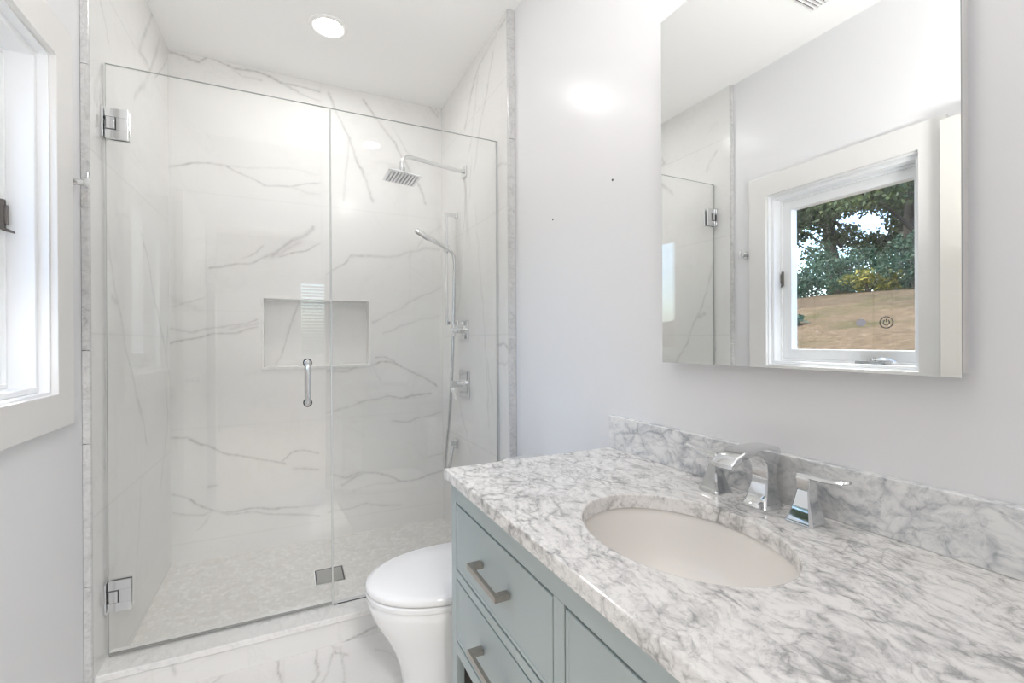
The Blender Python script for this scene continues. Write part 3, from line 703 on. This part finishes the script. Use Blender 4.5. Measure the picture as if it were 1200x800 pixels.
# ------------------------------------------------------------------ mirror
mi = empty('wall_mirror', (XR, .6475, 1.6), 'frameless rectangular mirror cabinet on the right wall, reflecting the window', 'mirror')
MX, my0, my1, mz0, mz1 = .9213, .3357, .9593, 1.1436, 2.0679
obj('mirror_body', bx(MX+.004, XR, my0+.006, my1-.006, mz0+.006, mz1-.006), MT['trim'], mi)
bm = bmesh.new(); box(bm, MX, MX+.004, my0, my1, mz0, mz1)
bmesh.ops.recalc_face_normals(bm, faces=bm.faces)
for f in bm.faces: f.material_index = 0 if f.normal.x < -.5 else 1
obj('mirror_glass', bm, [MT['mirror'], MT['glassedge']], mi)
pc = Vector((MX-.0004, .434, 1.2315))
icon = mat('icon_grey', (.12,.12,.12), .5)
bm = bmesh.new()
def arc(bm, r, a0, a1, w_=.0009, n=28):
    rings = []
    for k in range(n+1):
        a = a0+(a1-a0)*k/n; rings.append([(pc.x+dx, pc.y+(r+dr)*math.cos(a), pc.z+(r+dr)*math.sin(a)) for dx, dr in ((0, -w_), (0, w_), (.0004, w_), (.0004, -w_))])
    loft(bm, rings)
arc(bm, .0095, 0, 2*PI, .0008, 40); arc(bm, .0045, PI/2+.6, PI/2-.6+2*PI, .0007)
box(bm, pc.x, pc.x+.0004, pc.y-.0007, pc.y+.0007, pc.z+.001, pc.z+.0060)
obj('power_symbol', bm, icon, mi)
bm = bmesh.new(); bm_ = [(MX-.0003, .473+.0080*math.cos(2*PI*k/28), 1.2325+.0065*math.sin(2*PI*k/28)) for k in range(28)]
loft(bm, [bm_, [(a[0]+.0003, a[1], a[2]) for a in bm_]]); obj('touch_dot', bm, mat('touch_dot_lilac', (.42,.42,.48), .4), mi, label='pale lilac touch dot beside the power symbol')

# ------------------------------------------------------------------ toilet
ty = 1.503
to = empty('toilet', (.6, ty, 0), 'white skirted one-piece toilet with closed lid between vanity and shower', 'toilet')
def egg(xf, xb, w_, z, n=48, nb=3.2, xm=None):
    """outline: long front ellipse, squarer back; xm = widest point"""
    xm = xm if xm is not None else xf + (xb-xf)*.55; r = []
    for k in range(n):
        a = 2*PI*k/n; c, s = math.cos(a), math.sin(a)
        if c < 0: r.append((xm + (xm-xf)*c, ty + w_*s, z))
        else:
            x = abs(c)**(2/nb)*(xb-xm); r.append((xm + x, ty + w_*math.copysign(abs(s)**(2/nb), s), z))
    return r
def blend_egg(xf, xb, w_, z, **k): return egg(xf, xb, w_, z, **k)
bm = bmesh.new()
L_ = [(0, .345, .13), (.008, .340, .133), (.10, .332, .136), (.17, .318, .140), (.22, .300, .147), (.26, .280, .156), (.30, .256, .167), (.335, .238, .176), (.365, .227, .182), (.388, .222, .185), (.396, .226, .182)]
loft(bm, [egg(x, .925, w_, z, xm=.50, nb=3.5) for z, x, w_ in L_])
obj('bowl', bm, MT['porcelain'], to, smooth=60)
bm = bmesh.new()
loft(bm, [egg(.226, .70, .178, .3965, xm=.48, nb=3.5), egg(.219, .705, .186, .400, xm=.48, nb=3.5), egg(.217, .705, .188, .4125, xm=.48, nb=3.5), egg(.221, .70, .184, .4175, xm=.48, nb=3.5)])
obj('seat', bm, MT['porcelain'], to, smooth=40)
bm = bmesh.new()
loft(bm, [egg(.223, .70, .182, .4195, xm=.48, nb=3.5), egg(.217, .705, .188, .4225, xm=.48, nb=3.5), egg(.215, .705, .1895, .434, xm=.48, nb=3.5), egg(.220, .70, .186, .4425, xm=.48, nb=3.5), egg(.240, .685, .17, .4475, xm=.48, nb=3.5), egg(.33, .62, .10, .4495, xm=.48, nb=3.5)])
obj('lid', bm, MT['porcelain'], to, smooth=60)
def rr(x0, x1, y0, y1, z, r, n=6):
    o = []
    for cx, cy, a0 in ((x1-r, y1-r, 0), (x0+r, y1-r, PI/2), (x0+r, y0+r, PI), (x1-r, y0+r, 1.5*PI)):
        for k in range(n+1): a = a0+PI/2*k/n; o.append((cx+r*math.cos(a), cy+r*math.sin(a), z))
    return o
bm = bmesh.new(); loft(bm, [rr(.765+d, .950, ty-.178+e2, ty+.178-e2, z, .035) for z, d, e2 in ((.30, -.03, .02), (.39, -.02, .015), (.43, -.002, .006), (.50, 0, 0), (.698, 0, 0))])
obj('tank', bm, MT['porcelain'], to, smooth=50)
bm = bmesh.new(); loft(bm, [rr(.757+d, .956-d*.3, ty-.186+d, ty+.186-d, z, .036) for z, d in ((.700, .004), (.704, 0), (.728, 0), (.734, .003), (.737, .012))])
obj('tank_lid', bm, MT['porcelain'], to, smooth=50)
bm = bmesh.new(); lathe(bm, (.86, ty, .737), (0, 0, 1), [(0, .024), (.003, .024), (.0045, .021)], 24); obj('flush_button', bm, MT['chrome'], to, smooth=40)
for s in (-1, 1):
    bm = bmesh.new(); cyl(bm, (.715, ty+s*.07-.015, .408), (.715, ty+s*.07+.015, .408), .011)
    obj('lid_hinge', bm, MT['porcelain'], to, smooth=40)

# ------------------------------------------------------------------ vanity
H = .8562; ZB = H-.030
VX, VY0, VY1 = .400, .088, 1.208      # front face, ends
XC = .3855; CY0, CY1 = .081, 1.2222
va = empty('vanity', (VX, .655, 0), 'sage grey-green wooden bathroom vanity with open bottom shelf', 'vanity')
cab = MT['cabinet']
zr = .376                                   # underside of the drawer case
bm = bmesh.new()
st = .036
d1z, d2z = (.600, .775), (.410, .575)
ym = .655
for a in ((VY1-st, VY1), (VY0, VY0+st)): box(bm, VX, VX+.022, a[0], a[1], 0, ZB)            # front legs and stiles
for a in ((VY1-st, VY1), (VY0, VY0+st)): box(bm, XR-.055, XR-.012, a[0], a[1], 0, ZB)
box(bm, VX, VX+.022, ym-.017, ym+.017, d2z[0]-.002, d1z[1]+.002)
box(bm, VX, VX+.022, VY0+st, VY1-st, d1z[1]+.002, ZB)
box(bm, VX, VX+.022, VY0+st, VY1-st, zr, d2z[0]-.002)
box(bm, VX, VX+.022, ym+.017, VY1-st, d2z[1]+.002, d1z[0]-.002)
obj('face_frame', bm, cab, va, bevel=.0012)
obj('side_panel', bx(VX+.0225, XR-.055, VY1-.014, VY1-.001, .10, ZB), cab, va); obj('side_panel', bx(VX+.045, XR-.055, VY0+.004, VY0+.020, zr, ZB), cab, va)
bm = bmesh.new(); box(bm, VX+.022, XR-.02, VY0+.02, VY1-.02, zr, zr+.015); box(bm, XR-.03, XR-.014, VY0+.02, VY1-.02, .146, ZB); box(bm, VX+.0225, XR-.056, VY1-.034, VY1-.0145, .146, zr); box(bm, VX+.03, XR-.05, ym-.008, ym+.008, zr+.015, ZB-.16)  # back and side lining coloured dark for the shade in the open base
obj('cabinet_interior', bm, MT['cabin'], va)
bm = bmesh.new(); box(bm, VX+.005, XR-.02, VY0+.002, VY1-.002, .12, .145)
obj('shelf', bm, cab, va, bevel=.002)
def panel(name, y0, y1, z0, z1, handle, frame_w=.0):
    g = .0036
    bm = bmesh.new()
    q = lambda e_, x: [(x, y0+e_, z0+e_), (x, y1-e_, z0+e_), (x, y1-e_, z1-e_), (x, y0+e_, z1-e_)]
    if frame_w:
        loft(bm, [q(g, VX+.020), q(g, VX+.001), q(g+.001, VX), q(frame_w, VX), q(frame_w+.004, VX+.006), q(frame_w+.0045, VX+.0065)])
    else:
        loft(bm, [q(g, VX+.020), q(g, VX+.001), q(g+.0012, VX), q(g+.008, VX), q(g+.0092, VX+.0016), q(g+.0105, VX+.0016)])
    dr = obj(name, bm, cab, va, smooth=20)
    return dr
def pull(parent, yc, zc, ln, horizontal=True, kind='pull'):
    bm = bmesh.new(); x0 = VX-.034
    if horizontal:
        box(bm, x0, x0+.009, yc-ln/2, yc+ln/2, zc-.0065, zc+.0065)
        for s in (-1, 1): box(bm, x0+.0088, VX, yc+s*(ln/2-.0085)-.0085, yc+s*(ln/2-.0085)+.0085, zc-.0065, zc+.0065)
    else:
        box(bm, x0, x0+.009, yc-.0065, yc+.0065, zc-ln/2, zc+ln/2)
        for s in (-1, 1): box(bm, x0+.0088, VX, yc-.0065, yc+.0065, zc+s*(ln/2-.0085)-.0085, zc+s*(ln/2-.0085)+.0085)
    return obj(kind, bm, MT['nickel'], parent, bevel=.0009)
dA = panel('drawer', ym+.017, VY1-st, d1z[0], d1z[1], True)
dB = panel('drawer', ym+.017, VY1-st, d2z[0], d2z[1], True)
dC = panel('cabinet_door', VY0+st, ym-.017, d2z[0], d1z[1], True)
yc = (ym+.017+VY1-st)/2
pull(dA, yc-.002, .690, .160); pull(dB, yc-.002, .4925, .160); pull(dC, ym-.052, .52, .16, False)
obj('drawer_box', bx(VX+.0205, VX+.06, ym+.03, VY1-st-.012, d1z[0]+.01, d1z[1]-.02), MT['cabin'], dA)
obj('drawer_box', bx(VX+.0205, VX+.06, ym+.03, VY1-st-.012, d2z[0]+.01, d2z[1]-.02), MT['cabin'], dB)

# countertop with an oval cut-out
SX, SY, SA, SB = .642, .632, .156, .205
def oval(a, b, z, angs): return [(SX + a*math.cos(t), SY + b*math.sin(t), z) for t in angs]
cx0, cx1, cy0, cy1 = XC, XR-.001, CY0, CY1
angs = sorted(set([2*PI*k/96 for k in range(96)] + [math.atan2(y-SY, x-SX) % (2*PI) for x in (cx0, cx1) for y in (cy0, cy1)]))
def rect(e_, z):
    o = []
    for t in angs:
        c, s = math.cos(t), math.sin(t)
        tx = ((cx1-SX) if c > 0 else (cx0-SX))/c if abs(c) > 1e-9 else 1e9
        ty_ = ((cy1-SY) if s > 0 else (cy0-SY))/s if abs(s) > 1e-9 else 1e9
        m_ = min(tx, ty_); x, y = SX+c*m_, SY+s*m_
        o.append((min(max(x, cx0+e_), cx1), min(max(y, cy0+e_), cy1-e_), z))
    return o
bm = bmesh.new()
loft(bm, [rect(.002, ZB), rect(0, ZB+.002), rect(0, H-.003), rect(.001, H-.001), rect(.003, H),
          oval(SA+.0035, SB+.0035, H, angs), oval(SA+.001, SB+.001, H-.001, angs), oval(SA, SB, H-.0035, angs), oval(SA, SB, ZB, angs)], closed=True)
ct = tag(obj('countertop', bm, MT['carrara'], None), 'grey-veined white marble vanity countertop with an oval sink cut-out', 'countertop')
bp = bx(XR-.0205, XR-.0005, CY0, CY1, H, H+.104)
tag(obj('backsplash', bp, MT['carrara_cool'], None, bevel=.0022), 'low grey-veined marble backsplash strip along the wall behind the faucet', 'backsplash')

si = empty('sink_basin', (SX, SY, ZB), 'oval off-white undermount sink basin under the marble countertop', 'sink')
an = [2*PI*k/96 for k in range(96)]
prof = [(1.10, 0), (1.035, 0), (1.02, .004), (1.0, .02), (.965, .05), (.90, .085), (.78, .115), (.60, .133), (.40, .141), (.20, .145), (.13, .147)]
bm = bmesh.new()
inner = [oval(SA*s, SB*s, ZB-.0004-d, an) for s, d in prof]; inner[-1] = [(SX+.02*math.cos(t), SY+.02*math.sin(t), ZB-.147) for t in an]
outer = [oval(SA*s+.008, SB*s+.008, ZB-.008-d, an) for s, d in reversed(prof[1:-1])]; o0 = [(SX+.028*math.cos(t), SY+.028*math.sin(t), ZB-.158) for t in an]
loft(bm, inner + [o0] + outer + [oval(SA*1.10, SB*1.10, ZB-.008, an)], closed=True)
obj('bowl', bm, MT['basin'], si, smooth=60)
bm = bmesh.new(); lathe(bm, (SX, SY, ZB-.150), (0, 0, 1), [(0, .020), (.003, .024), (.005, .022), (.005, .014), (.008, .013), (.009, .008)], 28); obj('drain', bm, MT['chrome'], si, smooth=40)

# faucet
FY = .655; SPY = .646
fa = empty('faucet', (.9, FY, H), 'chrome widespread bathroom faucet with arched spout and two lever handles', 'faucet')
def sq(cx, cy, hx, hy, z, r=.18):
    o = []; a = r*min(hx, hy)
    for sx, sy in ((1, 1), (-1, 1), (-1, -1), (1, -1)):
        p = [(cx+sx*hx, cy+sy*(hy-a)), (cx+sx*(hx-a), cy+sy*hy)]
        if sx*sy < 0: p = p[::-1]
        o += [(x, y, z) for x, y in p]
    return o
bm = bmesh.new()
col = [(0, .893, .031, .0305), (.003, .893, .031, .0305), (.006, .893, .028, .028), (.012, .893, .0235, .0245), (.030, .896, .020, .0215), (.052, .900, .0165, .0185), (.072, .901, .0165, .018), (.092, .899, .020, .0195), (.106, .896, .027, .0215)]
loft(bm, [sq(cx, SPY, hx, hy, H+z) for z, cx, hx, hy in col])
obj('spout_column', bm, MT['chrome'], fa, smooth=35)
bm = bmesh.new()
# spout: closed x-z profile lofted from one side to the other
up_ = [(.918, .101), (.919, .121), (.913, .126), (.885, .1280), (.850, .1278), (.815, .124), (.790, .116), (.772, .102)]
dn_ = [(.770, .095), (.776, .092), (.792, .101), (.815, .110), (.840, .1145), (.858, .1125), (.872, .104), (.880, .094), (.900, .090)]
pf = [(x, H+z) for x, z in up_+dn_]
def side(y, ins):
    cxm = sum(x for x, z in pf)/len(pf); czm = sum(z for x, z in pf)/len(pf)
    return [(x + (0 if ins == 0 else (1 if x < cxm else -1)*0), y, z - (ins if i < 7 else 0)) for i, (x, z) in enumerate(pf)]
loft(bm, [side(SPY-.0245, .003), side(SPY-.0215, 0), side(SPY+.0215, 0), side(SPY+.0245, .003)])
obj('spout', bm, MT['chrome'], fa, smooth=30, bevel=.0012)
for s, yb in ((1, FY+.103), (-1, FY-.105)):
    xb = .886
    bm = bmesh.new()
    hp_ = [(0, .0275, .0275), (.003, .0275, .0275), (.0065, .0255, .0255), (.012, .0225, .0225), (.035, .0165, .0165), (.060, .0115, .0115), (.064, .0105, .0105)]
    loft(bm, [sq(xb, yb, a, b, H+z) for z, a, b in hp_])
    hd = obj('handle', bm, MT['chrome'], fa, smooth=35)
    bm = bmesh.new()
    loft(bm, [sq(xb, yb, .0125, .0125, H+z) for z in (.064, .070, .078)] + [sq(xb, yb, .014, .014, H+.084), sq(xb, yb, .012, .012, H+.088)])
    lv = smooth_path([(xb, yb-s*.012, H+.0865), (xb, yb+s*.01, H+.088), (xb-.001, yb+s*.04, H+.0885), (xb-.003, yb+s*.065, H+.092), (xb-.004, yb+s*.080, H+.096)], 6)
    n_ = len(lv); rings = []
    for i, p_ in enumerate(lv):
        t = i/(n_-1); ww = .0125*(1-t) + .0105*t if t < .9 else .0105 - (t-.9)*.05; th = .0045*(1-t)+.0028*t
        rings.append([(p_.x+ww, p_.y, p_.z-th*.3), (p_.x+ww*.6, p_.y, p_.z-th), (p_.x-ww*.6, p_.y, p_.z-th), (p_.x-ww, p_.y, p_.z-th*.3), (p_.x-ww*.7, p_.y, p_.z+th), (p_.x+ww*.7, p_.y, p_.z+th)])
    loft(bm, rings); obj('lever', bm, MT['chrome'], hd, smooth=35)

# ------------------------------------------------------------------ outdoors, seen in the mirror
def gz(x, y):
    d = -x
    pts = [(.7, -.1), (1.5, .35), (3, .82), (4, 1.0), (6, 1.36), (9, 1.95), (12, 2.42), (15, 2.75), (22, 3.0), (40, 3.2)]
    for (a, za), (b, zb_) in zip(pts[:-1], pts[1:]):
        if d <= b: return za + (zb_-za)*max(0, d-a)/(b-a) + .03*math.sin(x*2.1+y)*math.sin(y*1.3)
    return 3.2
bm = bmesh.new(); xs = [-.78-.35*i*(1+i*.018) for i in range(52)]; ys = [-6+.6*i for i in range(54)]
G_ = [[bm.verts.new((x, y, gz(x, y) + random.Random(int(x*71+y*37)).uniform(-.015, .015))) for y in ys] for x in xs]
for i in range(len(xs)-1):
    for j in range(len(ys)-1): bm.faces.new((G_[i][j], G_[i+1][j], G_[i+1][j+1], G_[i][j+1]))
struct('ground_lawn', bm, MT['lawn'])

def leaves(name, clumps, per, size, seed, material, parent, tone=(0, 1)):
    rs = np.random.RandomState(seed); V = []; T = []
    for (cx, cy, cz, r) in clumps:
        n = int(per*r*r*4)+6
        d = rs.randn(n, 3); d /= np.linalg.norm(d, axis=1)[:, None]; d *= (r*rs.rand(n)**.45)[:, None]; d[:, 2] *= .75
        c = np.array([cx, cy, cz]) + d
        a = rs.randn(n, 3); a /= np.linalg.norm(a, axis=1)[:, None]; b = np.cross(a, rs.randn(n, 3)); b /= np.linalg.norm(b, axis=1)[:, None]
        s = size*(.6+.8*rs.rand(n))[:, None]; tn = tone[0]+(tone[1]-tone[0])*np.clip(rs.rand(n)*.7+.3*rs.rand(), 0, 1)
        V.append(np.stack([c-a*s, c-b*s*.5, c+a*s, c+b*s*.5], 1).reshape(-1, 3)); T.append(np.repeat(tn, 4))
    V = np.concatenate(V); T = np.concatenate(T); n = len(V)//4
    me = bpy.data.meshes.new(name); me.from_pydata((V - np.array(parent.location)).tolist(), [], np.arange(n*4).reshape(n, 4).tolist())
    me.materials.append(material); at = me.attributes.new('tone', 'FLOAT', 'POINT'); at.data.foreach_set('value', T.astype(np.float32))
    o = bpy.data.objects.new(name, me); C.objects.link(o); o.parent = parent; return o

def tree(x, y, h, cr, seed, label, lean=0, low=.35, per=95):
    z0 = gz(x, y); t = empty('tree', (x, y, z0), label, 'tree', 'trees behind the lawn')
    R = random.Random(seed); bm = bmesh.new()
    top = Vector((x+lean, y+lean*.5, z0+h*.75)); base = Vector((x, y, z0-.1))
    tube(bm, smooth_path([base, base.lerp(top, .35)+Vector((R.uniform(-.2, .2), R.uniform(-.3, .3), 0)), base.lerp(top, .7)+Vector((R.uniform(-.3, .3), R.uniform(-.3, .3), 0)), top], 5), [.19-.008*i for i in range(16)], 8)
    cl = []
    for k in range(9):
        f = R.uniform(.25, .8); s = base.lerp(top, f); a = R.uniform(0, 2*PI); l = cr*R.uniform(.6, 1.0)
        e_ = s + Vector((math.cos(a)*l, math.sin(a)*l, l*R.uniform(.2, .8)))
        tube(bm, smooth_path([s, s.lerp(e_, .5)+Vector((0, 0, .15)), e_], 4), [.075-.007*i for i in range(9)], 6)
        cl.append((e_.x, e_.y, e_.z, cr*.36))
    obj('trunk', bm, MT['bark'], t, smooth=60)
    for k in range(34):
        a = R.uniform(0, 2*PI); rr_ = cr*math.sqrt(R.random()); zz = z0+h*(low+(1-low)*R.random())
        cl.append((x+lean*.6+math.cos(a)*rr_, y+math.sin(a)*rr_, zz, cr*R.uniform(.18, .34)))
    leaves('foliage', cl, per*1.9, .085, seed, MT['leaf'], t)
tree(-17.5, 8.3, 9.5, 2.6, 1, 'leafy tree beyond the lawn, reflected at the left of the mirror window', low=.22)
tree(-18.5, 10.9, 10.5, 2.6, 2, 'tall tree with a leaning dark trunk, reflected in the middle of the mirror window', lean=.8, low=.25)
tree(-17.0, 13.2, 9.0, 2.5, 3, 'leafy tree reflected on the left side of the window view', low=.25)
tree(-21.5, 9.6, 10.0, 3.0, 4, 'taller pale green tree standing behind the first row', low=.2)
tree(-22.5, 13.8, 10.0, 3.2, 5, 'broad tree in the second row behind the lawn', low=.2)
tree(-23.5, 5.5, 9.0, 3.0, 6, 'tree with thin crown against the bright sky', low=.2, per=55)
tree(-19.0, 16.5, 9.5, 2.8, 7, 'tree farthest along the bank, away from the house', low=.2)
def shrub(x, y, r, seed, label, m_='leafblue', hgt=1.0):
    z0 = gz(x, y); t = empty('shrub', (x, y, z0), label, 'shrub', 'shrubs along the top of the lawn')
    R = random.Random(seed); cl = []
    bm = bmesh.new()
    for k in range(5):
        a = R.uniform(0, 2*PI); tube(bm, [(x, y, z0-.05), (x+math.cos(a)*r*.4, y+math.sin(a)*r*.4, z0+r*.9*hgt)], [.025, .012], 5)
    obj('stems', bm, MT['bark'], t)
    for k in range(16):
        a = R.uniform(0, 2*PI); q_ = r*math.sqrt(R.random())*.9
        cl.append((x+math.cos(a)*q_, y+math.sin(a)*q_, z0+r*hgt*R.uniform(.1, 1.25)*(1-.4*q_/r), r*R.uniform(.28, .42)))
    leaves('foliage', cl, 190, .06, seed, MT[m_], t)
for i, (x, y, r, m_, lb) in enumerate([
    (-6.5, 5.52, .3, 'leafblue', 'slim young shrub standing alone close to the house on the slope'), (-13.2, 6.4, .9, 'leafblue', 'dark green shrub at the right end of the lawn top'), (-13.4, 7.6, .75, 'leafyellow', 'shrub with bright yellow leaves at the lawn edge'),
    (-14.0, 8.8, 1.0, 'leafblue', 'rounded green shrub behind the middle of the lawn'), (-13.6, 10.2, 1.1, 'leafblue', 'wide blue-green shrub left of the middle of the lawn'),
    (-14.4, 11.8, 1.2, 'leafblue', 'tall dark shrub at the far left of the lawn top'), (-16.0, 7.2, 1.5, 'leafblue', 'large shrub under the first trees'),
    (-16.2, 9.9, 1.6, 'leafblue', 'large shrub between two tree trunks'), (-16.4, 12.6, 1.6, 'leafblue', 'large shrub under the left trees'),
    (-15.2, 9.3, .5, 'leafyellow', 'small yellow-leaved shrub between the green ones'), (-14.9, 13.9, 1.2, 'leafblue', 'low wide shrub at the very end of the hedge, away from the others'), (-15.0, 5.2, 1.5, 'leafblue', 'large shrub near the thin-crowned tree')]):
    shrub(x, y, r, 40+i, lb, m_)
